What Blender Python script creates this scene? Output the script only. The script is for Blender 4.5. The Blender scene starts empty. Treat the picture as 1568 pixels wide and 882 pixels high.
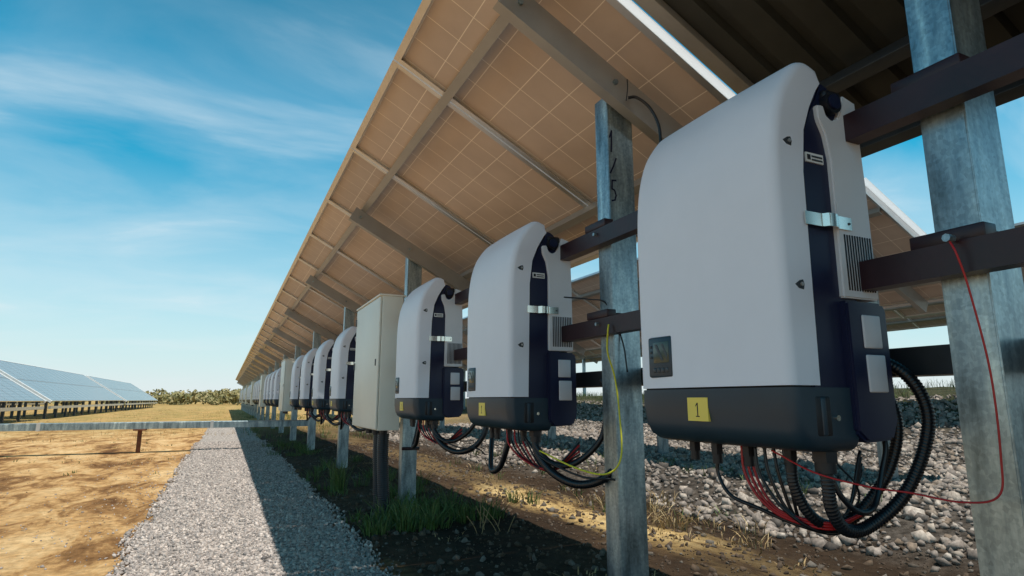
import bpy, bmesh, math, random
import numpy as np
from mathutils import Vector, Matrix, noise as mnoise
random.seed(7); rng=np.random.default_rng(7)
scene=bpy.context.scene
COL=scene.collection
R=math.radians
GZ=-0.85

# ---------------------------------------------------------------- materials
def newmat(name):
    m=bpy.data.materials.new(name); m.use_nodes=True
    nt=m.node_tree; b=nt.nodes['Principled BSDF']
    return m,nt,b
def N(nt,t,**kw):
    n=nt.nodes.new(t)
    for k,v in kw.items():
        if k in n.inputs: n.inputs[k].default_value=v
        else: setattr(n,k,v)
    return n
def ramp(nt,stops,interp='LINEAR'):
    n=nt.nodes.new('ShaderNodeValToRGB'); n.color_ramp.interpolation=interp
    el=n.color_ramp.elements
    while len(el)<len(stops): el.new(0.5)
    for e,(p,c) in zip(el,stops):
        e.position=p; e.color=(*c,1) if len(c)==3 else c
    return n
def mix(nt,f,a,b,mode='MIX'):
    n=nt.nodes.new('ShaderNodeMix'); n.data_type='RGBA'; n.blend_type=mode
    for i,v in ((0,f),(6,a),(7,b)):
        if hasattr(v,'is_linked'): nt.links.new(v,n.inputs[i])
        elif i==0: n.inputs[0].default_value=v
        else: n.inputs[i].default_value=(*v,1)
    return n.outputs[2]
def math_(nt,op,a,b=None,c=None,clamp=False):
    n=nt.nodes.new('ShaderNodeMath'); n.operation=op; n.use_clamp=clamp
    for i,v in enumerate((a,b,c)):
        if v is None: continue
        if hasattr(v,'is_linked'): nt.links.new(v,n.inputs[i])
        else: n.inputs[i].default_value=v
    return n.outputs[0]
def simple(name,col,rough=0.5,metal=0.0,var=0.12,scale=6,bump=0.0,bscale=60,coat=0):
    m,nt,b=newmat(name)
    tc=N(nt,'ShaderNodeTexCoord')
    nz=N(nt,'ShaderNodeTexNoise',Scale=scale,Detail=6.0,Roughness=0.6)
    nt.links.new(tc.outputs['Object'],nz.inputs['Vector'])
    rp=ramp(nt,[(0.3,tuple(c*(1-var) for c in col)),(0.7,tuple(min(1,c*(1+var)) for c in col))])
    nt.links.new(nz.outputs[0],rp.inputs[0]); nt.links.new(rp.outputs[0],b.inputs['Base Color'])
    rr=N(nt,'ShaderNodeMapRange'); rr.inputs[3].default_value=max(0,rough-0.06); rr.inputs[4].default_value=min(1,rough+0.06)
    nt.links.new(nz.outputs[0],rr.inputs[0]); nt.links.new(rr.outputs[0],b.inputs['Roughness'])
    b.inputs['Metallic'].default_value=metal
    if coat: b.inputs['Coat Weight'].default_value=coat
    if bump:
        n2=N(nt,'ShaderNodeTexNoise',Scale=bscale,Detail=4.0)
        nt.links.new(tc.outputs['Object'],n2.inputs['Vector'])
        bp=N(nt,'ShaderNodeBump',Strength=bump,Distance=0.003)
        nt.links.new(n2.outputs[0],bp.inputs['Height']); nt.links.new(bp.outputs[0],b.inputs['Normal'])
    return m

M_cover=simple('inverter_cover',(0.765,0.785,0.87),0.42,0,0.025,5,0.05,500)
M_navy=simple('inverter_navy',(0.007,0.010,0.042),0.38,0,0.1)
M_base=simple('inverter_base',(0.015,0.036,0.056),0.40,0,0.08,8,0.05,400)
M_side=simple('inverter_side',(0.68,0.69,0.73),0.45,0,0.04)
M_pad=simple('inverter_pad',(0.62,0.62,0.66),0.5,0,0.05)
M_black=simple('black_plastic',(0.006,0.006,0.010),0.5,0,0.1)
M_hose=simple('hose_black',(0.006,0.008,0.012),0.35,0,0.2)
M_red=simple('red_wire',(0.42,0.010,0.014),0.4)
M_yg=simple('yellow_green_wire',(0.70,0.66,0.03),0.4)
M_chrome=simple('steel_clip',(0.85,0.80,0.72),0.22,1.0,0.01,1)
M_yellow=simple('yellow_label',(0.86,0.66,0.12),0.5,0,0.04)
M_white=simple('white_label',(0.75,0.75,0.75),0.5)
M_rail=simple('rail_primer',(0.024,0.007,0.011),0.42,0.0,0.35,9,0.15,80)
M_cab=simple('cabinet_paint',(0.78,0.77,0.69),0.4,0,0.03,3)
M_alu=simple('aluminium',(0.66,0.65,0.64),0.38,0.8,0.08)
M_rust=simple('rust',(0.16,0.06,0.03),0.8,0.1,0.4,15)
M_steel_d=simple('dark_steel',(0.06,0.07,0.08),0.45,0.5,0.2)
M_screen=simple('lcd',(0.055,0.075,0.06),0.15)
M_conc=simple('concrete',(0.35,0.33,0.30),0.9,0,0.2,20,0.5)
def translucent():
    m,nt,b=newmat('translucent_sun_edge')  # translucent material for added strips that imitate sunlit metal edges
    t=N(nt,'ShaderNodeBsdfTranslucent'); t.inputs[0].default_value=(.88,.90,.92,1)
    b.inputs['Base Color'].default_value=(.8,.8,.8,1)
    ms=N(nt,'ShaderNodeMixShader'); ms.inputs[0].default_value=.7
    out=nt.nodes['Material Output']
    nt.links.new(b.outputs[0],ms.inputs[1]); nt.links.new(t.outputs[0],ms.inputs[2]); nt.links.new(ms.outputs[0],out.inputs[0])
    return m
M_sun_edge=translucent()

def galv(name,tint=(0.40,0.49,0.52)):
    m,nt,b=newmat(name)
    tc=N(nt,'ShaderNodeTexCoord')
    v=N(nt,'ShaderNodeTexVoronoi',Scale=130.0); nt.links.new(tc.outputs['Object'],v.inputs['Vector'])
    nz=N(nt,'ShaderNodeTexNoise',Scale=6.0,Detail=9.0,Roughness=0.68)
    mp=N(nt,'ShaderNodeMapping'); mp.inputs['Scale'].default_value=(2.5,2.5,0.45)
    nt.links.new(tc.outputs['Object'],mp.inputs[0]); nt.links.new(mp.outputs[0],nz.inputs['Vector'])
    r1=ramp(nt,[(0.0,tuple(c*0.84 for c in tint)),(1.0,tuple(c*1.13 for c in tint))])
    sep=N(nt,'ShaderNodeSeparateColor'); nt.links.new(v.outputs['Color'],sep.inputs[0]); nt.links.new(sep.outputs[0],r1.inputs[0])
    r2=ramp(nt,[(0.32,(0.26,0.29,0.31)),(0.45,(0.58,0.62,0.66)),(0.57,(0.93,0.93,0.93)),(0.68,(1.5,1.42,1.3))])
    nt.links.new(nz.outputs[0],r2.inputs[0])
    c=mix(nt,1.0,r1.outputs[0],r2.outputs[0],'MULTIPLY')
    nt.links.new(c,b.inputs['Base Color'])
    b.inputs['Metallic'].default_value=0.75
    rr=N(nt,'ShaderNodeMapRange'); rr.inputs[3].default_value=0.22; rr.inputs[4].default_value=0.46
    nt.links.new(nz.outputs[0],rr.inputs[0]); nt.links.new(rr.outputs[0],b.inputs['Roughness'])
    bp=N(nt,'ShaderNodeBump',Strength=0.15,Distance=0.003); nt.links.new(nz.outputs[0],bp.inputs['Height']); nt.links.new(bp.outputs[0],b.inputs['Normal'])
    return m
M_galv=galv('galvanised_steel')
M_raft=simple('rafter_steel',(0.38,0.365,0.34),0.42,0.5,0.10,4,0.08,30)
M_sheet=simple('roof_sheet',(0.045,0.048,0.044),0.5,0.3,0.25,3)

MW,ML=1.19,1.683
def panelback():
    m,nt,b=newmat('panel_backsheet')
    tc=N(nt,'ShaderNodeTexCoord'); sp=N(nt,'ShaderNodeSeparateXYZ'); nt.links.new(tc.outputs['Object'],sp.inputs[0])
    def lines(o,period,w,off):
        a=math_(nt,'SUBTRACT',o,off); a=math_(nt,'DIVIDE',a,period); a=math_(nt,'FRACT',a)
        a=math_(nt,'SUBTRACT',a,0.5); a=math_(nt,'ABSOLUTE',a); return math_(nt,'GREATER_THAN',a,0.5-w)
    lx=lines(sp.outputs[0],(ML-0.08)/9,0.012,0.04); ly=lines(sp.outputs[1],(MW-0.07)/6,0.012,0.035)
    l=math_(nt,'MAXIMUM',lx,ly)
    ex=math_(nt,'ABSOLUTE',math_(nt,'SUBTRACT',sp.outputs[0],ML/2)); ey=math_(nt,'ABSOLUTE',math_(nt,'SUBTRACT',sp.outputs[1],MW/2))
    e=math_(nt,'MAXIMUM',math_(nt,'GREATER_THAN',ex,ML/2-0.042),math_(nt,'GREATER_THAN',ey,MW/2-0.037))
    l=math_(nt,'MAXIMUM',l,e)
    nz=N(nt,'ShaderNodeTexNoise',Scale=2.5,Detail=6.0,Roughness=0.6); nt.links.new(tc.outputs['Object'],nz.inputs['Vector'])
    oi=N(nt,'ShaderNodeObjectInfo')
    cell=ramp(nt,[(0.3,(0.50,0.405,0.355)),(0.7,(0.63,0.52,0.455))]); nt.links.new(nz.outputs[0],cell.inputs[0])
    tint=ramp(nt,[(0,(0.84,0.85,0.87)),(1,(1.10,1.08,1.05))]); nt.links.new(oi.outputs['Random'],tint.inputs[0])
    c=mix(nt,l,cell.outputs[0],(0.90,0.81,0.72)); c=mix(nt,1.0,c,tint.outputs[0],'MULTIPLY')
    nt.links.new(c,b.inputs['Base Color']); b.inputs['Roughness'].default_value=0.5
    return m
M_back=panelback()
def panelglass():
    m,nt,b=newmat('panel_glass')
    tc=N(nt,'ShaderNodeTexCoord'); sp=N(nt,'ShaderNodeSeparateXYZ'); nt.links.new(tc.outputs['Object'],sp.inputs[0])
    def lines(o,period,w):
        a=math_(nt,'DIVIDE',o,period); a=math_(nt,'FRACT',a); a=math_(nt,'SUBTRACT',a,0.5); a=math_(nt,'ABSOLUTE',a); return math_(nt,'GREATER_THAN',a,0.5-w)
    l=math_(nt,'MAXIMUM',lines(sp.outputs[0],ML/9,0.025),lines(sp.outputs[1],MW/6,0.025))
    c=mix(nt,l,(0.17,0.185,0.195),(0.50,0.52,0.54))
    nt.links.new(c,b.inputs['Base Color']); b.inputs['Roughness'].default_value=0.26; b.inputs['Coat Weight'].default_value=0.3
    return m
M_glass=panelglass()

def stone_mat(name,cols,rough=0.9):
    m,nt,b=newmat(name)
    g=N(nt,'ShaderNodeNewGeometry'); n=len(cols)
    rp=ramp(nt,[(i/(n-1),c) for i,c in enumerate(cols)]); nt.links.new(g.outputs['Random Per Island'],rp.inputs[0])
    nz=N(nt,'ShaderNodeTexNoise',Scale=60.0,Detail=4.0); tc=N(nt,'ShaderNodeTexCoord'); nt.links.new(tc.outputs['Object'],nz.inputs['Vector'])
    r2=ramp(nt,[(0.3,(0.6,0.6,0.6)),(0.7,(1.2,1.2,1.2))]); nt.links.new(nz.outputs[0],r2.inputs[0])
    nt.links.new(mix(nt,1.0,rp.outputs[0],r2.outputs[0],'MULTIPLY'),b.inputs['Base Color']); b.inputs['Roughness'].default_value=rough
    return m
M_gravelst=stone_mat('gravel_stones',[(0.13,0.118,0.115),(0.52,0.45,0.41),(0.26,0.228,0.21),(0.68,0.59,0.53),(0.32,0.285,0.265)])
M_rock=stone_mat('rocks',[(0.07,0.058,0.05),(0.36,0.30,0.26),(0.17,0.14,0.12),(0.48,0.41,0.35),(0.21,0.15,0.105)])
M_clod=stone_mat('clods',[(0.05,0.03,0.018),(0.11,0.07,0.042),(0.07,0.045,0.027),(0.18,0.155,0.13)])
M_grass=stone_mat('grass_green',[(0.04,0.085,0.012),(0.085,0.15,0.025),(0.06,0.10,0.016),(0.16,0.19,0.05)],.6)
M_dry=stone_mat('grass_dry',[(0.45,0.30,0.13),(0.30,0.19,0.08),(0.55,0.42,0.22)],.7)
M_foliage=stone_mat('tree_foliage',[(0.17,0.17,0.06),(0.32,0.26,0.09),(0.22,0.20,0.08),(0.36,0.28,0.12),(0.13,0.14,0.06)],.7)

def ground_mat():
    m,nt,b=newmat('ground_soil')
    g=N(nt,'ShaderNodeNewGeometry'); sp=N(nt,'ShaderNodeSeparateXYZ'); nt.links.new(g.outputs['Position'],sp.inputs[0])
    big=N(nt,'ShaderNodeTexNoise',Scale=0.9,Detail=8.0,Roughness=0.62); fine=N(nt,'ShaderNodeTexNoise',Scale=14.0,Detail=8.0,Roughness=0.7)
    mid=N(nt,'ShaderNodeTexNoise',Scale=2.6,Detail=8.0,Roughness=0.70,Distortion=.5)
    mp=N(nt,'ShaderNodeMapping'); mp.inputs['Scale'].default_value=(1.5,0.5,1)
    nt.links.new(g.outputs['Position'],mp.inputs[0]); nt.links.new(mp.outputs[0],big.inputs['Vector']); nt.links.new(g.outputs['Position'],fine.inputs['Vector'])
    mp2=N(nt,'ShaderNodeMapping'); mp2.inputs['Scale'].default_value=(1.3,0.45,1); mp2.inputs['Rotation'].default_value=(0,0,R(12))
    nt.links.new(g.outputs['Position'],mp2.inputs[0]); nt.links.new(mp2.outputs[0],mid.inputs['Vector'])
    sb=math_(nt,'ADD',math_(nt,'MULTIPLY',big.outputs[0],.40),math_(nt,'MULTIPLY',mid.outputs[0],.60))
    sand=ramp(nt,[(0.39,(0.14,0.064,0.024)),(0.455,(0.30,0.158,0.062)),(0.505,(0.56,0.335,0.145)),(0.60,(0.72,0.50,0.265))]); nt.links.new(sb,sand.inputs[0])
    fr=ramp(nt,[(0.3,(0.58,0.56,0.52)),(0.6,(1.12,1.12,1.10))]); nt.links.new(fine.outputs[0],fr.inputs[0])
    shade_soil=ramp(nt,[(0.35,(0.030,0.018,0.011)),(0.55,(0.062,0.038,0.022)),(0.7,(0.11,0.072,0.042))]); nt.links.new(big.outputs[0],shade_soil.inputs[0])  # soil colour darkened to paint in the array's shade
    sun_patch=ramp(nt,[(0.40,(0.14,0.085,0.04)),(0.49,(0.52,0.35,0.15)),(0.65,(0.72,0.53,0.27))]); nt.links.new(mid.outputs[0],sun_patch.inputs[0])  # sunlit patch between the rows, painted into the ground colour
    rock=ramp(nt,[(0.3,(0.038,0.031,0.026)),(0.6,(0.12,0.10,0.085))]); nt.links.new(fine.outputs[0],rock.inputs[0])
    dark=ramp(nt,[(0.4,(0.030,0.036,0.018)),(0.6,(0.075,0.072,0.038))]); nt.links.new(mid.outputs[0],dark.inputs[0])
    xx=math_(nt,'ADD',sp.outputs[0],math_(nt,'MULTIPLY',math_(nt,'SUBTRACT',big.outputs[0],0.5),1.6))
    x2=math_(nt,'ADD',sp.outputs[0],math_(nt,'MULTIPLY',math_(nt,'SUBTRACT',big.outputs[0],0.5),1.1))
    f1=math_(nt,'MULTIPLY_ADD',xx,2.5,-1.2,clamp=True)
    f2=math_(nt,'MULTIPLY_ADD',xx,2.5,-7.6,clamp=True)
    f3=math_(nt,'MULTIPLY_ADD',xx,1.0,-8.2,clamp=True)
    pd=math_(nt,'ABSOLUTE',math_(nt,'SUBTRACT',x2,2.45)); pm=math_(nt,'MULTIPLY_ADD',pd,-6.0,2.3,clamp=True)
    py=math_(nt,'MULTIPLY_ADD',math_(nt,'ABSOLUTE',math_(nt,'SUBTRACT',sp.outputs[1],4.2)),-1.6,2.6,clamp=True)  # limits the painted sunlit patch along the row
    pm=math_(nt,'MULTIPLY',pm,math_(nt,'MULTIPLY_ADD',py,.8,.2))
    c=mix(nt,f1,sand.outputs[0],shade_soil.outputs[0]); c=mix(nt,pm,c,sun_patch.outputs[0]); c=mix(nt,f2,c,rock.outputs[0])
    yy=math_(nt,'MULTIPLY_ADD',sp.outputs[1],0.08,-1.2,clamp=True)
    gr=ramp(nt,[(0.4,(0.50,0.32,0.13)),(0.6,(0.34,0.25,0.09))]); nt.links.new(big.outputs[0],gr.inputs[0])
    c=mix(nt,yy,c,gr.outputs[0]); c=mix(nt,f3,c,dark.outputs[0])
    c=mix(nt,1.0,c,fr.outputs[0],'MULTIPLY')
    nt.links.new(c,b.inputs['Base Color']); b.inputs['Roughness'].default_value=0.95
    b.inputs['Specular IOR Level'].default_value=0.15
    bp=N(nt,'ShaderNodeBump',Strength=1.0,Distance=0.04)
    hh=math_(nt,'ADD',math_(nt,'MULTIPLY',sb,2.0),fine.outputs[0])
    nt.links.new(hh,bp.inputs['Height']); nt.links.new(bp.outputs[0],b.inputs['Normal'])
    return m
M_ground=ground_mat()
def gravelpath_mat():
    m,nt,b=newmat('gravel_bed')
    g=N(nt,'ShaderNodeNewGeometry')
    v=N(nt,'ShaderNodeTexVoronoi',Scale=45.0); nt.links.new(g.outputs['Position'],v.inputs['Vector'])
    sep=N(nt,'ShaderNodeSeparateColor'); nt.links.new(v.outputs['Color'],sep.inputs[0])
    rp=ramp(nt,[(0,(0.10,0.09,0.085)),(0.5,(0.33,0.29,0.265)),(1,(0.58,0.51,0.45))]); nt.links.new(sep.outputs[0],rp.inputs[0])
    nt.links.new(rp.outputs[0],b.inputs['Base Color']); b.inputs['Roughness'].default_value=0.95
    bp=N(nt,'ShaderNodeBump',Strength=0.8,Distance=0.01); bp.invert=True; nt.links.new(v.outputs['Distance'],bp.inputs['Height']); nt.links.new(bp.outputs[0],b.inputs['Normal'])
    return m
M_path=gravelpath_mat()

# ---------------------------------------------------------------- helpers
def empty(name,loc=(0,0,0)):
    e=bpy.data.objects.new(name,None); e.location=loc; e.empty_display_size=0.2; COL.objects.link(e); return e
def mk(name,verts,faces,mat=None,parent=None,smooth=False):
    me=bpy.data.meshes.new(name); me.from_pydata([tuple(v) for v in verts],[],faces)
    bm=bmesh.new(); bm.from_mesh(me); bmesh.ops.recalc_face_normals(bm,faces=bm.faces); bm.to_mesh(me); bm.free()
    if mat: me.materials.append(mat)
    if smooth:
        me.polygons.foreach_set('use_smooth',[True]*len(me.polygons))
        try: me.set_sharp_from_angle(angle=R(38))
        except Exception: pass
    o=bpy.data.objects.new(name,me); COL.objects.link(o)
    if parent: o.parent=parent
    return o
def boxv(x0,x1,y0,y1,z0,z1):
    v=[(x,y,z) for x in (x0,x1) for y in (y0,y1) for z in (z0,z1)]
    f=[(0,1,3,2),(4,6,7,5),(0,4,5,1),(2,3,7,6),(0,2,6,4),(1,5,7,3)]
    return v,f
def box(name,x0,x1,y0,y1,z0,z1,mat,parent=None,bev=0.003,seg=2):
    v,f=boxv(x0,x1,y0,y1,z0,z1); o=mk(name,v,f,mat,parent)
    if bev:
        bm=bmesh.new(); bm.from_mesh(o.data); bmesh.ops.bevel(bm,geom=bm.edges[:],offset=bev,segments=seg,affect='EDGES',profile=0.5)
        bm.to_mesh(o.data); bm.free()
        o.data.polygons.foreach_set('use_smooth',[True]*len(o.data.polygons))
        try:o.data.set_sharp_from_angle(angle=R(50))
        except Exception: pass
    return o
def prism(name,poly,axis,a0,a1,mat,parent=None,bev=0.0):
    def P(p,a):
        return (p[0],a,p[1]) if axis=='y' else ((p[0],p[1],a) if axis=='z' else (a,p[0],p[1]))
    n=len(poly); v=[P(p,a0) for p in poly]+[P(p,a1) for p in poly]
    f=[tuple(range(n))[::-1],tuple(range(n,2*n))]+[(i,(i+1)%n,n+(i+1)%n,n+i) for i in range(n)]
    o=mk(name,v,f,mat,parent)
    if bev:
        bm=bmesh.new(); bm.from_mesh(o.data); bmesh.ops.bevel(bm,geom=bm.edges[:],offset=bev,segments=2,affect='EDGES'); bm.to_mesh(o.data); bm.free()
    return o
def cyl(name,p0,p1,r,mat,parent=None,n=20,r2=None):
    p0=Vector(p0);p1=Vector(p1);d=(p1-p0).normalized(); a=d.orthogonal().normalized(); b=d.cross(a)
    r2=r if r2 is None else r2
    v=[p0+(a*math.cos(2*math.pi*i/n)+b*math.sin(2*math.pi*i/n))*r for i in range(n)]+[p1+(a*math.cos(2*math.pi*i/n)+b*math.sin(2*math.pi*i/n))*r2 for i in range(n)]
    f=[tuple(range(n)),tuple(range(n,2*n))]+[(i,(i+1)%n,n+(i+1)%n,n+i) for i in range(n)]
    return mk(name,v,f,mat,parent,True)
def spline_pts(pts,n=14):
    P=[Vector(p) for p in pts]; P=[P[0]*2-P[1]]+P+[P[-1]*2-P[-2]]; out=[]
    for i in range(1,len(P)-2):
        for k in range(n):
            t=k/n; a,b,c,d=P[i-1],P[i],P[i+1],P[i+2]
            out.append(0.5*((2*b)+(-a+c)*t+(2*a-5*b+4*c-d)*t*t+(-a+3*b-3*c+d)*t**3))
    out.append(P[-2]); return out
def tube(name,pts,r,mat,parent=None,corr=False,sides=12,n=14):
    C=spline_pts(pts,n)
    if corr:
        L=[0]
        for i in range(1,len(C)): L.append(L[-1]+(C[i]-C[i-1]).length)
        step=0.0024 if r<.03 else .005; m=int(L[-1]/step); D=[];j=0
        for k in range(m+1):
            s=k*step
            while j<len(L)-2 and L[j+1]<s: j+=1
            t=(s-L[j])/max(1e-6,L[j+1]-L[j]); D.append(C[j].lerp(C[j+1],min(1,t)))
        C=D
    v=[];f=[]; ref=Vector((0.3,0.5,0.81)).normalized()
    a=None
    for i,p in enumerate(C):
        d=(C[min(i+1,len(C)-1)]-C[max(i-1,0)]).normalized()
        if a is None: a=d.cross(ref).normalized()
        else: a=(a-d*a.dot(d)).normalized()
        b=d.cross(a)
        rr=r*(1.0 if (not corr or (i%3)<2) else 0.86)
        for k in range(sides):
            t=2*math.pi*k/sides; v.append(p+(a*math.cos(t)+b*math.sin(t))*rr)
    for i in range(len(C)-1):
        for k in range(sides):
            f.append((i*sides+k,i*sides+(k+1)%sides,(i+1)*sides+(k+1)%sides,(i+1)*sides+k))
    f.append(tuple(range(sides))); f.append(tuple(range((len(C)-1)*sides,len(C)*sides)))
    o=mk(name,v,f,mat,parent); o.data.polygons.foreach_set('use_smooth',[True]*len(o.data.polygons)); return o
def copy_tree(src,name,loc):
    e=empty(name,loc)
    for ch in src.children:
        c=ch.copy(); COL.objects.link(c); c.parent=e
    return e

# ---------------------------------------------------------------- inverter
W=0.49
def loft(name,prof,fixed,R_,mat,parent,bulge=0.0,y0=0.0,y1=W,ns=8):
    P=[Vector(p) for p in prof]; Nn=[]
    for i in range(len(P)):
        t=(P[min(i+1,len(P)-1)]-P[max(i-1,0)]).normalized(); Nn.append(Vector((-t.y,t.x)))
    ds=[R_*(1-math.cos(math.pi/2*k/ns)) for k in range(ns+1)]
    ys=[y0+d for d in ds]+[y0+R_+(y1-y0-2*R_)*k/10 for k in range(1,10)]+[y1-d for d in reversed(ds)]
    v=[];m=len(prof)+len(fixed)
    for y in ys:
        d=min(y-y0,y1-y); e=0 if d>=R_ else R_-math.sqrt(max(0,R_*R_-(R_-d)**2))
        bl=bulge*(1-(2*(y-y0)/(y1-y0)-1)**2)
        for p,n_ in zip(P,Nn):
            q=p-n_*e
            v.append((q.x-bl*abs(n_.x),y,q.y))
        for p in fixed: v.append((p[0],y,p[1]))
    f=[tuple(range(m)),tuple(range((len(ys)-1)*m,len(ys)*m))]
    for i in range(len(ys)-1):
        for k in range(m):
            f.append((i*m+k,i*m+(k+1)%m,(i+1)*m+(k+1)%m,(i+1)*m+k))
    return mk(name,v,f,mat,parent,True)
def cr2(pts,n=4):
    return [ (p.x,p.z) for p in spline_pts([(a,0,b) for a,b in pts],n)]
def build_inverter():
    e=empty('solar_inverter')
    prof=[(0,0.136),(0,0.3)]+cr2([(0,.46),(.0005,.56),(.006,.65),(.018,.72),(.038,.78),(.066,.826),(.096,.862),(.118,.876),(.142,.878),(.170,.868)],3)
    loft('front_cover',prof,[(.174,.828),(.158,.808),(.130,.760),(.105,.70),(.092,.60),(.084,.136)],0.022,M_cover,e,0.010)
    loft('base_tub',[(-.004+.19,0.0),(.12,0.0),(.07,.002),(.040,.008),(.018,.022),(.004,.05),(-.003,.09),(-.003,.132)],[(.186,.132)],0.032,M_base,e,0.010)
    box('seam_gasket',.012,.16,.012,W-.012,.128,.14,M_black,e,0)
    prism('navy_body',[(.07,.06),(.235,.06),(.235,.80),(.205,.830),(.180,.838),(.158,.79),(.122,.735),(.080,.6)],'y',.006,W-.006,M_navy,e,.004)
    box('heat_sink',.19,.285,.03,W-.03,.05,.79,M_black,e,.004)
    panel=[(.178,.325),(.294,.325),(.292,.60),(.285,.80),(.243,.812),(.232,.775),(.218,.748),(.198,.738),(.180,.748),(.172,.772),(.150,.768),(.153,.735),(.170,.700),(.180,.640)]
    for k,(a,b) in enumerate(((-.005,.03),(W-.03,W+.005))):
        prism('side_panel_%d'%k,panel,'y',a,b,M_side,e,.003)
    cyl('latch_knob',(.200,-.012,.782),(.200,.03,.782),.026,M_black,e)
    cyl('latch_knob_cap',(.200,-.016,.782),(.200,-.011,.782),.018,M_navy,e)
    box('latch_arm',.178,.236,-.008,.03,.787,.815,M_black,e,.008)
    for i in range(11):
        x=.196+i*.0085
        box('vent_slot_%d'%i,x,x+.0042,-.0065,.0,.342,.468,M_black,e,.0005,1)
    prism('terminal_block',[(.172,.04),(.20,.018),(.285,.022),(.304,.06),(.304,.30),(.294,.318),(.172,.318)],'y',-.012,W+.01,M_navy,e,.006)
    box('pad_1',.216,.274,-.0155,.0,.216,.288,M_pad,e,.003); box('pad_2',.218,.278,-.0155,.0,.122,.202,M_pad,e,.003)
    out=[(.078,-.006),(.126,-.006),(.133,-.0085),(.138,-.0155),(.144,-.0175),(.164,-.0175),(.170,-.0155),(.175,-.0105),(.181,-.009),(.222,-.009)]
    o=prism('steel_clip',out+[(x,y+.003) for x,y in reversed(out)],'z',.478,.507,M_chrome,e)
    o.data.polygons.foreach_set('use_smooth',[True]*len(o.data.polygons)); 
    try:o.data.set_sharp_from_angle(angle=R(60))
    except Exception: pass
    cyl('clip_rivet',(.213,-.0105,.4925),(.213,-.006,.4925),.003,M_steel_d,e,10)
    box('type_label',.108,.164,.0025,.010,.628,.650,M_white,e,0)
    box('type_label_mark',.112,.122,.0015,.006,.633,.645,M_black,e,0)
    for i in range(2): box('type_label_line_%d'%i,.126,.160,.0015,.006,.632+i*.008,.636+i*.008,M_steel_d,e,0)
    for i,z in enumerate((.345,.665)):
        prism('screw_pocket_%d'%i,[(.036,z-.001),(.046,z-.009),(.060,z-.011),(.063,z),(.060,z+.010),(.050,z+.008)],'y',-.0008,.01,M_steel_d,e)
        cyl('cover_screw_head_%d'%i,(.055,-.003,z),(.055,-.000,z),.0045,M_alu,e,6)
    box('tub_recess',.060,.112,-.0015,.01,.030,.118,M_black,e,.008)
    box('tub_rib',.078,.092,-.004,.004,.035,.112,M_base,e,.003)
    cyl('tub_screw',(.125,-.004,.07),(.125,.004,.07),.006,M_chrome,e,10)
    fx=-.0075
    box('display_frame',fx-.004,.02,.343,.436,.163,.268,M_base,e,.006)
    box('display_screen',fx-.0055,.0,.352,.412,.200,.254,M_screen,e,.001)
    for i in range(4): box('display_button_%d'%i,fx-.006,.0,.356+i*.016,.366+i*.016,.175,.188,M_steel_d,e,.002)
    for i in range(3): box('display_led_%d'%i,fx-.0058,.0,.419,.427,.212+i*.014,.218+i*.014,M_steel_d,e,.001)
    prism('display_logo',[(.357,.206),(.378,.248),(.372,.248),(.357,.218)],'x',fx-.0062,fx,M_steel_d,e)
    prism('display_logo_2',[(.380,.206),(.405,.248),(.396,.248),(.372,.206)],'x',fx-.0062,fx,M_steel_d,e)
    box('number_label',-.0138,-.004,.222,.290,.058,.112,M_yellow,e,0)
    box('digit_stem',-.0143,-.0135,.2545,.2575,.070,.100,M_black,e,0)
    prism('digit_flag',[(.2575,.100),(.2575,.096),(.2625,.091),(.2625,.0935)],'x',-.0143,-.0135,M_black,e)
    box('digit_foot',-.0143,-.0135,.250,.262,.0675,.0698,M_black,e,0)
    for i,(x,y) in enumerate(((.08,.30),(.10,.22),(.12,.12),(.14,.05),(.10,.40))):
        r=.021 if i in(3,) else .012
        cyl('gland_%d'%i,(x,y,-.022),(x,y,.01),r*1.25,M_black,e,6)
        cyl('gland_nut_%d'%i,(x,y,-.045),(x,y,-.02),r,M_black,e,16)
    return e
inv_y=[.865,2.20,3.535,6.35,7.85,9.35,10.85]
inv=build_inverter(); inv.location=(1.018,.865,-.107)
src=inv
for y in inv_y[1:]:
    copy_tree(src,'solar_inverter',(1.018,y,-.125))
yy=15.0; cabs=[4.45,12.5]
while yy<48:
    for k in range(4): copy_tree(src,'solar_inverter',(1.018,yy+k*1.4,-.125))
    cabs.append(yy+5.7); yy+=7.9

# ---------------------------------------------------------------- cabinets
def cabinet(y):
    e=empty('electrical_cabinet',(1.0,y,-.22))
    box('body',.012,.17,0,.90,0,.99,M_cab,e,.004)
    box('door',-.006,.009,.006,.894,.008,.982,M_cab,e,.004)
    box('rain_lip',-.012,.19,-.008,.908,.99,1.003,M_cab,e,.003)
    box('door_lock',-.012,-.005,.07,.085,.47,.52,M_steel_d,e,.003)
    for z in(.12,.5,.88): box('hinge_%d'%int(z*100),-.012,.012,.885,.903,z-.03,z+.03,M_steel_d,e,.002)
    for k in range(3): cyl('gland_%d'%k,(.09,.15+.25*k,-.05),(.09,.15+.25*k,.01),.028,M_black,e,12)
    return e
c0=cabinet(cabs[0])
for y in cabs[1:]: copy_tree(c0,'electrical_cabinet',(1.0,y,-.22))

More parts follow.
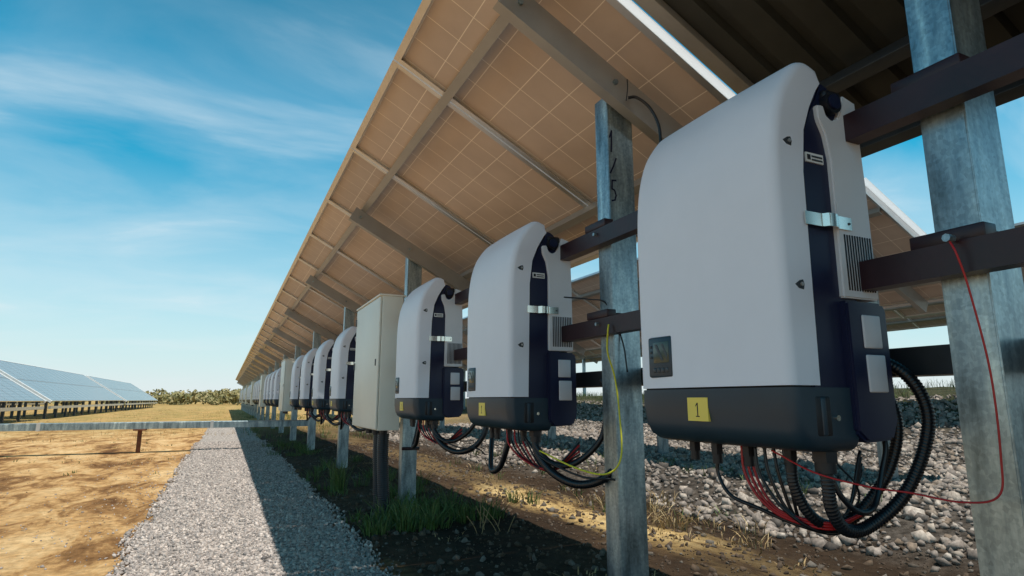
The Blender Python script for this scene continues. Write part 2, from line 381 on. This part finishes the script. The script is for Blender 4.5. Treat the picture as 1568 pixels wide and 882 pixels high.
# ---------------------------------------------------------------- posts
def post(y,x=1.36,top=1.21,w=.122,name='steel_post',mat=None):
    e=empty(name,(x,y,GZ-.15)); H=top-GZ+.15
    t=.006;h=w/2;dp=.088;l=.026
    poly=[(-dp/2,-h),(dp/2,-h),(dp/2,-h+l),(dp/2-t,-h+l),(dp/2-t,-h+t),(-dp/2+t,-h+t),(-dp/2+t,h-t),(dp/2-t,h-t),(dp/2-t,h-l),(dp/2,h-l),(dp/2,h),(-dp/2,h)]
    poly=[(p[1],p[0]) for p in poly]
    o=prism('c_section',poly,'z',0,H,mat or M_galv,e)
    bm=bmesh.new(); bm.from_mesh(o.data)
    ed=[ed for ed in bm.edges if abs((ed.verts[0].co-ed.verts[1].co).normalized().z)>.9]
    bmesh.ops.bevel(bm,geom=ed,offset=.0028,segments=3,affect='EDGES'); bm.to_mesh(o.data); bm.free()
    o.data.polygons.foreach_set('use_smooth',[True]*len(o.data.polygons))
    try:o.data.set_sharp_from_angle(angle=R(40))
    except Exception: pass
    return e
def stroke(name,pts,w,y,parent):
    V=[];F=[]
    for i in range(len(pts)-1):
        (x0,z0),(x1,z1)=pts[i],pts[i+1]; L=math.hypot(x1-x0,z1-z0); nx_,nz_=-(z1-z0)/L*w,(x1-x0)/L*w
        k=len(V); ex,ez=(x1-x0)/L*w*.6,(z1-z0)/L*w*.6
        V+=[(x0-ex+nx_,y,z0-ez+nz_),(x0-ex-nx_,y,z0-ez-nz_),(x1+ex-nx_,y,z1+ez-nz_),(x1+ex+nx_,y,z1+ez+nz_)]; F.append((k,k+1,k+2,k+3)); y-=.00015
    mk(name,V,F,M_navy,parent)
post_y=[.685,1.923,4.88,7.85,10.9]+[13.9+3.0*i for i in range(16)]
for i,y in enumerate(post_y):
    p=post(y,x=1.375 if i==0 else 1.36)
    H0=-(GZ-.15)
    for k,z in enumerate((.62,.27)):
        box('rail_clamp_%d'%k,-.085,.06,-.066,-.046,H0+z+.034,H0+z+.05,M_rail,p,.002)
        box('rail_plate_%d'%k,-.106,-.064,-.07,.07,H0+z+.033,H0+z+.062,M_rail,p,.003)
        cyl('rail_bolt_%d'%k,(-.118,-.01,H0+z+.01),(-.10,-.01,H0+z+.01),.007,M_galv,p,6)
    box('base_plate',-.10,.10,-.10,.10,.13,.145,M_conc,p,.004)
    if i==1:
        a=-.0448; q=H0
        stroke('painted_digit_one',[(-.052,q+1.03),(-.042,q+1.06),(-.044,q+1.00),(-.046,q+.970)],.0035,a,p)
        stroke('painted_slash',[(-.024,q+.945),(-.038,q+.91),(-.053,q+.880)],.0035,a,p)
        stroke('painted_digit_five',[(-.028,q+.852),(-.046,q+.850),(-.048,q+.815),(-.036,q+.810),(-.030,q+.79),(-.036,q+.770),(-.050,q+.766)],.0035,a,p)
for k,z in enumerate((.62,.27)):
    e=empty('mounting_rail',(1.255,0,z))
    prism('rail_channel',[(0,-.032),(.044,-.032),(.044,-.026),(.006,-.026),(.006,.026),(.044,.026),(.044,.032),(0,.032)],'y',.25,60,M_rail,e)
e=empty('cable_tray',(1.43,0,.085))
prism('tray_channel',[(0,-.03),(.10,-.03),(.10,.035),(.095,.035),(.095,-.025),(.005,-.025),(.005,.035),(0,.035)],'y',.2,60,M_steel_d,e)

# ---------------------------------------------------------------- solar tables
TH=math.atan(.54)
def module_mesh():
    v=[];f=[];mi=[]
    def add(x0,x1,y0,y1,z0,z1,m):
        a,b=boxv(x0,x1,y0,y1,z0,z1); k=len(v); v.extend(a); f.extend([tuple(i+k for i in q) for q in b]); mi.extend([m]*6)
    g=.006
    k=len(v); v.extend([(g+.01,g+.01,.024),(ML-.01,g+.01,.024),(ML-.01,MW-.01,.024),(g+.01,MW-.01,.024)]); f.append((k,k+3,k+2,k+1)); mi.append(0)
    k=len(v); v.extend([(g+.01,g+.01,.034),(ML-.01,g+.01,.034),(ML-.01,MW-.01,.034),(g+.01,MW-.01,.034)]); f.append((k,k+1,k+2,k+3)); mi.append(1)
    add(0,.012,g,MW,0,.038,2); add(ML-.012,ML,g,MW,0,.038,2); add(.012,ML-.012,g,g+.012,0,.038,2); add(.012,ML-.012,MW-.012,MW,0,.038,2)
    add(.012,.035,g+.012,MW-.012,0,.003,2); add(ML-.035,ML-.012,g+.012,MW-.012,0,.003,2)
    add(.035,ML-.035,g+.012,g+.034,0,.003,2); add(.035,ML-.035,MW-.034,MW-.012,0,.003,2)
    me=bpy.data.meshes.new('module'); me.from_pydata(v,[],f)
    for m in(M_back,M_glass,M_alu): me.materials.append(m)
    me.polygons.foreach_set('material_index',mi); return me
MOD=module_mesh()
def table(Xe,Ze,Y0,n,name='solar_panel_table',th=TH,rafts=None,endcap=False):
    e=empty(name,(Xe,Y0,Ze)); e.rotation_euler=(0,th,0)
    for i in range(n):
        o=bpy.data.objects.new('module_%d'%i,MOD); COL.objects.link(o); o.parent=e; o.location=(0,i*(MW+.006),0)
    L=n*(MW+.006)
    for k,x in enumerate((.30,1.30)):
        prism('purlin_%d'%k,[(x,-.001),(x+.045,-.001),(x+.045,-.006),(x+.006,-.006),(x+.006,-.048),(x+.045,-.048),(x+.045,-.054),(x,-.054)],'y',.02,L+.02,M_raft,e)
    for i,y in enumerate(rafts or []):
        yy=(y-Y0); t=.006
        ys=yy-.115; y0,y1=ys,ys+.05
        poly=[(y0,-.055),(y1,-.055),(y1,-.061),(y0+t,-.061),(y0+t,-.163),(y1,-.163),(y1,-.169),(y0,-.169)]
        prism('rafter_%d'%i,poly,'x',.26,1.60,M_raft,e)
        for q,x in enumerate((.33,.80)): cyl('rafter_bolt_%d_%d'%(i,q),(x,ys-.012,-.11),(x,ys,-.11),.011,M_galv,e,6)
    if endcap:
        box('sun_edge_strip',-.02,ML+.02,-.060,-.004,.030,.034,M_sun_edge,e,0)  # added translucent strip, makes the table end read as sunlit
        box('end_frame',-.02,ML+.02,-.004,.003,-.03,.036,M_alu,e,0)
    return e
table(.64,1.704,1.600,47,rafts=post_y[1:])
e=empty('corrugated_roof',(.64,-2.2,1.704)); e.rotation_euler=(0,TH,0)
pv=[];P=.15
y=0
while y<3.74:
    for dy,z in((0,0),(.09,0),(.10,.025),(.14,.025)):
        if y+dy<3.76: pv.append((y+dy,z))
    y+=P
v=[];f=[]
for yy_,z in pv: v+= [(0,yy_,z),(ML,yy_,z),(0,yy_,z+.003),(ML,yy_,z+.003)]
for i in range(len(pv)-1):
    a=i*4;b=a+4; f+=[(a,a+1,b+1,b),(a+2,b+2,b+3,a+3),(a,b,b+2,a+2),(a+1,a+3,b+3,b+1)]
mk('sheet',v,f,M_sheet,e)
for k,x in enumerate((.30,1.30,1.60)): box('purlin_%d'%k,x,x+.045,0,3.66,-.050,-.001,M_steel_d,e,.002)
ys=.717+2.2-.115; box('rafter_0',.26,1.6,ys,ys+.05,-.165,-.057,M_steel_d,e,.003)
box('sun_gap_strip',0,ML,3.762,3.800,-.006,-.003,M_sun_edge,e,0)  # added translucent strip, stands in for the sunlit gap in the roof
box('edge_trim',0,ML,3.675,3.735,-.030,-.002,M_raft,e,.002)
for j,dX in enumerate((3.85,8.2,12.6)):
    Y0=3.0 if j==0 else -2
    py=[Y0+.5+3*i for i in range(12)]
    dz=(0,.45,.75)[j]
    table(.64+dX,1.704+dz,Y0,29,rafts=py,endcap=True)
    for y in py: post(y,x=1.36+dX,top=1.21+dz)
LT=math.atan2(2.14,3.2)
for (Xe,Ze,Ya,n) in ((-10,1.92,9.5,19),(-10,1.92,33.4,18),(-10,1.9,56.5,20),(-17.5,1.9,14,45),(-25,2.0,20,45),(-33,2.2,20,45)):
    e=empty('solar_panel_table',(Xe,Ya,Ze)); e.rotation_euler=(0,LT,0)
    for r_ in range(2):
        for i in range(n):
            o=bpy.data.objects.new('module_%d_%d'%(r_,i),MOD); COL.objects.link(o); o.parent=e; o.location=(r_*(ML+.02)+.2,i*(MW+.01),0)
    L=n*(MW+.01)
    for k,x in enumerate((.5,1.5,2.4,3.4)): box('purlin_%d'%k,x,x+.06,0,L,-.08,-.002,M_alu,e,0)
    box('top_cap',.16,.2,0,L,0,.045,M_white,e,0)
    for yy_ in(-.16,L): box('end_cap_%d'%int(yy_),.18,3.62,yy_,yy_+.17,-.05,.05,M_white,e,0)
    f_=empty('table_support',(Xe,Ya,0))
    V=[];F=[];y=1.0
    while y<L:
        for q,(x,zt) in enumerate(((.9,1.2),(2.6,.05))):
            a,b=boxv(x-.05,x+.05,y-.06,y+.06,GZ-.1,zt+.1); k=len(V); V+=a; F+=[tuple(i+k for i in qd) for qd in b]
        y+=2.0
    mk('legs',V,F,M_steel_d,f_)
    box('ground_beam',2.9,3.0,0,L,-.40,-.28,M_alu,f_,0)

e=empty('cable_duct',(0,11.8,-.42))
prism('duct_body',[(-.11,-.05),(.11,-.05),(.11,.05),(.10,.058),(-.10,.058),(-.11,.05)],'x',-14,1.5,M_galv,e,.004)
for i,x in enumerate((-.2,-2.6,-5.0,-7.4,-9.8)): box('duct_joint_%d'%i,x,x+.05,-.116,.116,-.056,.064,M_alu,e,0)
for i,x in enumerate((-1.23,-4.4,-7.6,-10.8)):
    box('duct_leg_%d'%i,x-.03,x+.03,-.03,.03,GZ+.42-.05,-.05,M_rust,e,.003)
    box('duct_bracket_%d'%i,x-.09,x+.09,-.12,.12,-.075,-.052,M_rust,e,.003)

# ---------------------------------------------------------------- hoses and wires
def cables():
    X0=1.018
    h=empty('cable_bundle')
    Y=.865;Z=-.107
    g=lambda x,y,z:(X0+x,Y+y,Z+z)
    tube('hose_a',[g(.14,.05,-.03),g(.140,.048,-.07),g(.148,.05,-.12),g(.185,.05,-.162),g(.25,.045,-.160),g(.32,.01,-.10),g(.365,-.02,.0),g(.375,-.03,.09),g(.35,.0,.17),g(.31,.09,.22)],.0140,M_hose,h,True)
    tube('hose_b',[g(.12,.12,-.03),g(.125,.12,-.08),g(.155,.11,-.14),g(.21,.10,-.165),g(.27,.08,-.14),g(.325,.04,-.05),g(.345,.02,.05),g(.335,.04,.13),g(.31,.12,.2)],.0125,M_hose,h,True)
    tube('cable_c',[g(.145,.052,-.03),g(.165,.04,-.09),g(.205,.03,-.125),g(.255,.03,-.115),g(.29,.03,-.05),g(.31,.03,.02),g(.31,.08,.10)],.006,M_hose,h)
    tube('cable_d',[g(.08,.30,-.03),g(.08,.30,-.07),g(.085,.27,-.115),g(.12,.22,-.14),g(.17,.15,-.17),g(.23,.10,-.18),g(.28,.08,-.12)],.0045,M_hose,h)
    for i in range(3):
        d=i*.008
        tube('red_wire_%d'%i,[g(.095+d,.235-d,-.0),g(.095+d,.23-d,-.06),g(.105+d,.20-d,-.115-d*.5),g(.135+d*.5,.16-d,-.152+d*.3),g(.19,.09-d*.5,-.168+d*.8),g(.25,.07-d,-.145+d*.6)],.0034,M_red,h)
    for i in range(4):
        d=i*.014
        tube('black_wire_%d'%i,[g(.10+d,.20-d,0),g(.10+d,.19-d,-.06),g(.12+d,.15,-.13-d*.4),g(.18,.11+d,-.175+d*.4),g(.25,.10,-.15),g(.31,.09,-.05+d)],.0038,M_hose,h)
    tube('loose_wire',[g(.17,.06,-.0),g(.18,.05,-.03),g(.215,.04,-.07),g(.23,.05,-.11),g(.20,.08,-.15)],.0022,M_hose,h)
    for n_,(Y2,s) in enumerate(((2.20,1.0),(3.535,.9),(6.35,.9),(7.85,.9),(9.35,.9))):
        h2=empty('cable_bundle'); q=lambda x,y,z:(X0+x,Y2+y,-.125+z*s)
        tube('hose_a',[q(.14,.05,-.03),q(.14,.03,-.09),q(.17,-.05,-.16),q(.22,-.16,-.19),q(.28,-.26,-.15),q(.33,-.30,-.05),q(.34,-.28,.08),q(.34,-.15,.2)],.016,M_hose,h2,n_<2)
        tube('hose_b',[q(.13,.05,-.03),q(.14,.03,-.07),q(.17,-.03,-.12),q(.23,-.1,-.12),q(.30,-.18,-.03),q(.33,-.2,.10)],.012,M_hose,h2,n_<2)
        tube('hose_c',[q(.10,.22,-.03),q(.10,.25,-.09),q(.12,.36,-.17),q(.14,.5,-.20),q(.2,.65,-.14),q(.25,.75,-.02)],.013,M_hose,h2,n_<2)
        tube('cable_d',[q(.12,.12,-.02),q(.14,.0,-.10),q(.20,-.2,-.155),q(.28,-.3,-.16),q(.34,-.27,-.2)],.004,M_hose,h2)
        for i in range(6):
            d=i*.012
            tube('red_wire_%d'%i,[q(.09+d,.22-d,0),q(.09+d,.20-d,-.06),q(.12+d,.12-d,-.12-d*.6),q(.19,.02-d,-.155+d*.4),q(.27,-.08,-.10+d)],.0038,M_red if i%2==0 else M_hose,h2)
cables()
h=empty('earth_wire'); 
tube('wire',[(1.235,.66,.30),(1.235,.65,.27),(1.25,.645,.20),(1.27,.64,.05),(1.275,.645,-.10),(1.27,.655,-.17),(1.24,.70,-.185),(1.20,.77,-.175),(1.17,.83,-.17),(1.13,.92,-.15),(1.10,1.0,-.11)],.0019,M_red,h)
cyl('lug',(1.225,.66,.305),(1.245,.66,.305),.008,M_galv,h,8)
h=empty('earth_wire'); 
tube('wire',[(1.245,1.83,.27),(1.24,1.83,.24),(1.25,1.85,.17),(1.285,1.86,.08),(1.29,1.845,-.05),(1.28,1.83,-.2),(1.25,1.88,-.26),(1.2,2.0,-.25),(1.15,2.2,-.2)],.0032,M_yg,h)
h=empty('earth_wire'); 
tube('wire',[(1.245,2.15,.42),(1.27,2.0,.39),(1.30,1.92,.36),(1.33,1.87,.22),(1.335,1.85,.1)],.003,M_hose,h)
h=empty('hanging_cable')
tube('cable',[(1.34,1.79,1.165),(1.37,1.775,1.165),(1.41,1.75,1.12),(1.435,1.73,1.04),(1.44,1.73,.95)],.006,M_hose,h)
tube('cable_tie',[(1.33,1.79,1.15),(1.335,1.785,1.20),(1.335,1.785,1.24)],.002,M_hose,h)
h=empty('conduit_hose')
tube('hose_1',[(1.09,4.60,-.25),(1.09,4.60,-.4),(1.10,4.58,-.65),(1.12,4.56,-.9)],.045,M_hose,h,True)
tube('hose_2',[(1.10,4.85,-.25),(1.10,4.84,-.45),(1.12,4.82,-.9)],.03,M_hose,h,True)
tube('band',[(1.29,4.81,-.38),(1.36,4.80,-.38),(1.43,4.81,-.38)],.012,M_rail,h)

# ---------------------------------------------------------------- terrain
def sstep(a,b,x):
    t=min(1,max(0,(x-a)/(b-a))); return t*t*(3-2*t)
def gz(x,y):
    z=GZ
    near=math.exp(-((y-6)/14)**2)
    z+=.16*sstep(3.0,4.2,x+0.25*math.sin(y*1.3))*near
    z+=.05*math.exp(-((x-2.0)/.7)**2)*near
    z+=.92*sstep(6.5,12.5,x+.4*math.sin(y*.4))
    if abs(x)<40 and y<60:
        z+=.022*mnoise.noise(Vector((x*.9,y*.9,0)))*(0.35 if x<.8 else 1)+ (.012*mnoise.noise(Vector((x*4,y*4,3))) if x>.9 else .004*mnoise.noise(Vector((x*4,y*4,3))))
    return z
def axis_pts(lo,hi,fl,fh,step):
    a=list(np.arange(fl,fh,step)); s=step;x=fh
    while x<hi: a.append(x); s*=1.18; x+=s
    a.append(hi); s=step;x=fl-s;b=[]
    while x>lo: b.append(x); s*=1.18; x-=s
    b.append(lo); return b[::-1]+a
xs=axis_pts(-1500,1500,-6,9,.10); ys_=axis_pts(-300,2500,-1,16,.10)
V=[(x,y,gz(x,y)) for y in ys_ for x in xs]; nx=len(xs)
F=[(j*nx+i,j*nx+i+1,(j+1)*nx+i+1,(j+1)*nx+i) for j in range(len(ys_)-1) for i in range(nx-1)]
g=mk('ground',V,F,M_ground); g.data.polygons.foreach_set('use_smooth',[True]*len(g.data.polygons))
pv=[];pf=[];n=400
def edges(y):
    return (-.41+.07*mnoise.noise(Vector((y*1.2,0,5)))+.04*mnoise.noise(Vector((y*6,0,5))), .74+.06*mnoise.noise(Vector((y*1.1,3,5)))+.03*mnoise.noise(Vector((y*6,9,5))))
for i in range(n):
    y=-1+i*.055; xl,xr=edges(y)
    for k in range(13):
        x=xl+(xr-xl)*k/12; pv.append((x,y,gz(x,y)+.010))
for i in range(n-1):
    for k in range(12): a=i*13+k; pf.append((a,a+1,a+14,a+13))
mk('gravel_path',pv,pf,M_path)

t=(1+5**.5)/2
ICO_V=np.array([(-1,t,0),(1,t,0),(-1,-t,0),(1,-t,0),(0,-1,t),(0,1,t),(0,-1,-t),(0,1,-t),(t,0,-1),(t,0,1),(-t,0,-1),(-t,0,1)])/1.9
ICO_F=np.array([(0,11,5),(0,5,1),(0,1,7),(0,7,10),(0,10,11),(1,5,9),(5,11,4),(11,10,2),(10,7,6),(7,1,8),(3,9,4),(3,4,2),(3,2,6),(3,6,8),(3,8,9),(4,9,5),(2,4,11),(6,2,10),(8,6,7),(9,8,1)])
OCT_V=np.array([(1,0,0),(-1,0,0),(0,1,0),(0,-1,0),(0,0,1),(0,0,-1)],float)
OCT_F=np.array([(0,2,4),(2,1,4),(1,3,4),(3,0,4),(2,0,5),(1,2,5),(3,1,5),(0,3,5)])
CUB_V=np.array([(x,y,z) for x in(-.7,.7) for y in(-.7,.7) for z in(-.7,.7)],float)
CUB_F=np.array([(0,1,3),(0,3,2),(4,6,7),(4,7,5),(0,4,5),(0,5,1),(2,3,7),(2,7,6),(0,2,6),(0,6,4),(1,5,7),(1,7,3)])
def stones(name,pts,size,mat,kind='oct',flat=.7):
    BV,BF={'ico':(ICO_V,ICO_F),'oct':(OCT_V,OCT_F),'cub':(CUB_V,CUB_F)}[kind]
    n=len(pts); nv=len(BV)
    v=(BV[None]+rng.uniform(-.32,.32,(n,nv,3)))*rng.uniform(.6,1.35,(n,1,3))*np.array([1,1,flat])
    q=rng.normal(size=(n,4)); q/=np.linalg.norm(q,axis=1,keepdims=True); w,x,y,z=q.T
    Rm=np.stack([1-2*(y*y+z*z),2*(x*y-z*w),2*(x*z+y*w),2*(x*y+z*w),1-2*(x*x+z*z),2*(y*z-x*w),2*(x*z-y*w),2*(y*z+x*w),1-2*(x*x+y*y)],1).reshape(n,3,3)
    v=np.einsum('nij,nkj->nki',Rm,v)*size[:,None,None]+pts[:,None,:]
    f=(BF[None]+(np.arange(n)*nv)[:,None,None]).reshape(-1,3)
    me=bpy.data.meshes.new(name); me.vertices.add(n*nv); me.vertices.foreach_set('co',v.reshape(-1))
    nf=len(f); me.loops.add(nf*3); me.loops.foreach_set('vertex_index',f.reshape(-1).astype(np.int32))
    me.polygons.add(nf); me.polygons.foreach_set('loop_start',np.arange(nf,dtype=np.int32)*3)
    me.update(calc_edges=True); me.materials.append(mat)
    o=bpy.data.objects.new(name,me); COL.objects.link(o); return o
def scatter(n,x0,x1,y0,y1,dz=0,ypow=1.0,keep=None):
    x=rng.uniform(x0,x1,n); y=y0+(y1-y0)*rng.uniform(0,1,n)**ypow
    P=[]
    for a,b in zip(x,y):
        if keep and not keep(a,b): continue
        P.append((a,b,gz(a,b)+dz))
    return np.array(P)
def inpath(a,b):
    l,r=edges(b); return l-.03-.05*random.random()<a<r+.03+.08*random.random()
p=scatter(50000,-.6,.95,2.2,14,.010,1.7,keep=inpath)
stones('gravel',p,.007+.012*rng.uniform(0,1,len(p))**2,M_gravelst)
p=scatter(2500,-2.2,-.35,2.5,12,.002,1.4,keep=lambda a,b: random.random()<math.exp((a+.40)*2.4))
stones('scattered_pebbles',p,rng.uniform(.004,.011,len(p)),M_gravelst)
p=scatter(30000,3.15,10.5,1.2,18,.008,1.2,keep=lambda a,b:(a>3.35+.35*math.sin(b*1.3+.5)) or random.random()<.10)
stones('rock_bank',p,rng.uniform(.010,.020,len(p))*(1+2.2*rng.uniform(0,1,len(p))**3),M_rock,'cub')
p=scatter(9000,.8,3.6,1.6,12,.002,1.4)
stones('soil_clods',p,.004+.022*rng.uniform(0,1,len(p))**4,M_clod,'ico')
p=scatter(12000,-6,-.4,3,14,.0,1.2,keep=lambda a,b: mnoise.noise(Vector((a*1.1,b*.6,2)))>-.02)
stones('dirt_crumbs',p,.003+.010*rng.uniform(0,1,len(p))**3,stone_mat('dirt_crumb',[(0.22,0.13,0.06),(0.45,0.31,0.17),(0.30,0.20,0.11)]))

# ---------------------------------------------------------------- grass
def blades(name,tufts,mat):
    V=[];F=[]
    for (tx,ty,r,c,h,lean) in tufts:
        for _ in range(c):
            a=random.uniform(0,6.283); d=r*random.random()**.7; x=tx+d*math.cos(a); y=ty+d*math.sin(a)
            z=gz(x,y)-.005; hh=h*random.uniform(.45,1.1); b=random.uniform(0,6.283); l=lean*random.uniform(.2,1.2)*hh
            dx=math.cos(a)*.6+math.cos(b)*.6; dy=math.sin(a)*.6+math.sin(b)*.6
            w=random.uniform(.0022,.0045); px,py=-math.sin(b)*w,math.cos(b)*w
            k=len(V)
            for t_,ws in((0,1),(.4,.9),(.75,.6)):
                cx=x+dx*l*t_*t_; cy=y+dy*l*t_*t_; cz=z+hh*(t_-.25*lean*t_*t_)
                V.append((cx-px*ws,cy-py*ws,cz)); V.append((cx+px*ws,cy+py*ws,cz))
            V.append((x+dx*l,y+dy*l,z+hh*(1-.3*lean)))
            F+=[(k,k+1,k+3,k+2),(k+2,k+3,k+5,k+4),(k+4,k+5,k+6)]
    return mk(name,V,F,mat)
T=[]
for _ in range(22): T.append((random.gauss(1.38,.2),random.uniform(4.0,4.7),.09,60,random.uniform(.10,.24),.8))
for _ in range(8): T.append((random.uniform(.85,1.2),random.uniform(4.0,4.6),.08,35,.10,.9))
for _ in range(14):
    cx_,cy_=random.uniform(.85,1.7),random.uniform(5.4,13.0)
    for k in range(random.randint(2,5)): T.append((random.gauss(cx_,.13),random.gauss(cy_,.16),.09,32,random.uniform(.07,.24),.8))
for _ in range(6): T.append((random.uniform(.95,1.05),random.uniform(5.9,6.2),.05,30,.34,.5))
for _ in range(6): T.append((random.uniform(2.1,2.3),random.uniform(4.4,4.6),.05,10,.16,.8))
for _ in range(45): T.append((random.uniform(2.6,4.6),random.uniform(2.8,9),.07,10,.13,.8))
for _ in range(160): T.append((random.uniform(.6,3.5),random.uniform(13,40),.2,22,random.uniform(.1,.28),.8))
for _ in range(500): T.append((random.uniform(9.8,13.5),random.uniform(1,26),.25,16,random.uniform(.10,.30),.8))
for _ in range(90): T.append((random.uniform(-7,-.6),random.uniform(8,20),.05,6,.06,.9))
blades('grass_tufts',T,M_grass)
T=[]
for _ in range(30): T.append((random.uniform(2.5,3.5),random.uniform(2.6,4.4),.09,16,random.uniform(.08,.19),1.0))
for _ in range(40): T.append((random.uniform(1.1,3.6),random.uniform(2.2,9),.12,12,random.uniform(.04,.10),1.2))
for _ in range(400): T.append((random.uniform(-14,1),random.uniform(14,60),.5,14,random.uniform(.06,.22),1.0))
blades('dry_grass',T,M_dry)
h=empty('dead_twig')
for i in range(9):
    a=random.uniform(-1.2,1.2); L=random.uniform(.12,.28); bx,by=1.55+random.uniform(-.05,.15),3.75+random.uniform(-.1,.1)
    tube('stem_%d'%i,[(bx,by,GZ),(bx+L*.4*math.sin(a),by-.02,GZ+L*.4),(bx+L*math.sin(a),by-.03,GZ+L*.8)],.0025,M_dry,h,sides=5,n=4)

def treeline():
    V=[];F=[]
    def leafball(cx,cy,cz,rx,rz,n,s):
        for _ in range(n):
            d=Vector((random.gauss(0,1),random.gauss(0,1),random.gauss(0,1))).normalized()*random.random()**.5
            c=Vector((cx+d.x*rx,cy+d.y*rx,cz+d.z*rz))
            if mnoise.noise(c*1.1)<-.25: continue
            a=Vector((random.gauss(0,1),random.gauss(0,1),random.gauss(0,1))).normalized()*s*random.uniform(.5,1.2); b=a.orthogonal().normalized()*s*random.uniform(.4,1)
            k=len(V); V.extend([c-a,c+b,c+a,c-b]); F.append((k,k+1,k+2,k+3))
    for _ in range(170):
        x=random.uniform(-80,25); y=random.uniform(100,160); hgt=random.uniform(1.1,2.7)*y/115
        for k in range(4):
            leafball(x+random.uniform(-1.5,1.5),y+random.uniform(-1,1),GZ+hgt*random.uniform(.25,.72),random.uniform(1.0,2.2),hgt*.33,75,.30)
    mk('distant_trees',V,F,M_foliage)
treeline()
# ---------------------------------------------------------------- world and sun
sd=Vector((.125,-.20,1)).normalized(); el=math.asin(sd.z)
w=bpy.data.worlds.new('World'); scene.world=w; w.use_nodes=True; nt=w.node_tree
bg=nt.nodes['Background']; sky=N(nt,'ShaderNodeTexSky'); sky.sky_type='NISHITA'; sky.sun_disc=False
sky.sun_elevation=el; sky.sun_rotation=math.atan2(sd.x,sd.y); sky.air_density=1.0; sky.dust_density=1.0; sky.ozone_density=1.5
tc=N(nt,'ShaderNodeTexCoord'); sp=N(nt,'ShaderNodeSeparateXYZ'); nt.links.new(tc.outputs['Generated'],sp.inputs[0])
zc=math_(nt,'MAXIMUM',sp.outputs[2],0.0)
den=math_(nt,'ADD',zc,.22)
cx=math_(nt,'DIVIDE',sp.outputs[0],den); cy=math_(nt,'DIVIDE',sp.outputs[1],den)
cb=N(nt,'ShaderNodeCombineXYZ'); nt.links.new(cx,cb.inputs[0]); nt.links.new(cy,cb.inputs[1])
mp=N(nt,'ShaderNodeMapping'); mp.inputs['Rotation'].default_value=(0,0,R(-20)); mp.inputs['Scale'].default_value=(.62,1.15,1); mp.inputs['Location'].default_value=(2.1,1.15,0)
nt.links.new(cb.outputs[0],mp.inputs[0])
n1=N(nt,'ShaderNodeTexNoise',Scale=2.0,Detail=12.0,Roughness=.54,Distortion=.5); nt.links.new(mp.outputs[0],n1.inputs['Vector'])
n2=N(nt,'ShaderNodeTexNoise',Scale=.7,Detail=3.0); nt.links.new(mp.outputs[0],n2.inputs['Vector'])
cl=math_(nt,'ADD',math_(nt,'MULTIPLY',n1.outputs[0],.55),math_(nt,'MULTIPLY',n2.outputs[0],.45))
cr=ramp(nt,[(.44,(0,0,0)),(.54,(.22,.22,.22)),(.66,(.80,.80,.80))]); nt.links.new(cl,cr.inputs[0])
zen=math_(nt,'MULTIPLY_ADD',zc,-2.2,1.95,clamp=True)
zr=ramp(nt,[(0,(.22,.22,.22)),(1,(1,1,1))]); nt.links.new(zen,zr.inputs[0])
tint=mix(nt,1.0,sky.outputs[0],(0.02,1.12,1.16),'MULTIPLY'); tint=mix(nt,1.0,tint,zr.outputs[0],'MULTIPLY')
cf=math_(nt,'MULTIPLY',cr.outputs[0],math_(nt,'MULTIPLY_ADD',zc,-1.9,1.5,clamp=True))
c=mix(nt,cf,tint,(6.0,6.8,7.2))
hz=math_(nt,'MULTIPLY_ADD',zc,-2.7,.95,clamp=True)
c=mix(nt,hz,c,(6.2,6.6,6.75))
nt.links.new(c,bg.inputs[0]); bg.inputs[1].default_value=.132
sl=bpy.data.lights.new('sun','SUN'); sl.energy=5.0; sl.angle=R(.5); sl.color=(1,.94,.85)
so=bpy.data.objects.new('sun',sl); COL.objects.link(so); so.rotation_euler=(-sd).to_track_quat('-Z','Y').to_euler()

cam=bpy.data.cameras.new('camera'); co=bpy.data.objects.new('camera',cam); COL.objects.link(co)
cam.sensor_width=36; cam.lens=923/1568*36; cam.clip_start=.05; cam.clip_end=5000
co.location=(0,0,0); co.rotation_euler=(R(100.5),0,R(-25.06)); scene.camera=co
scene.view_settings.view_transform='Standard'; scene.view_settings.look='None'; scene.view_settings.exposure=0
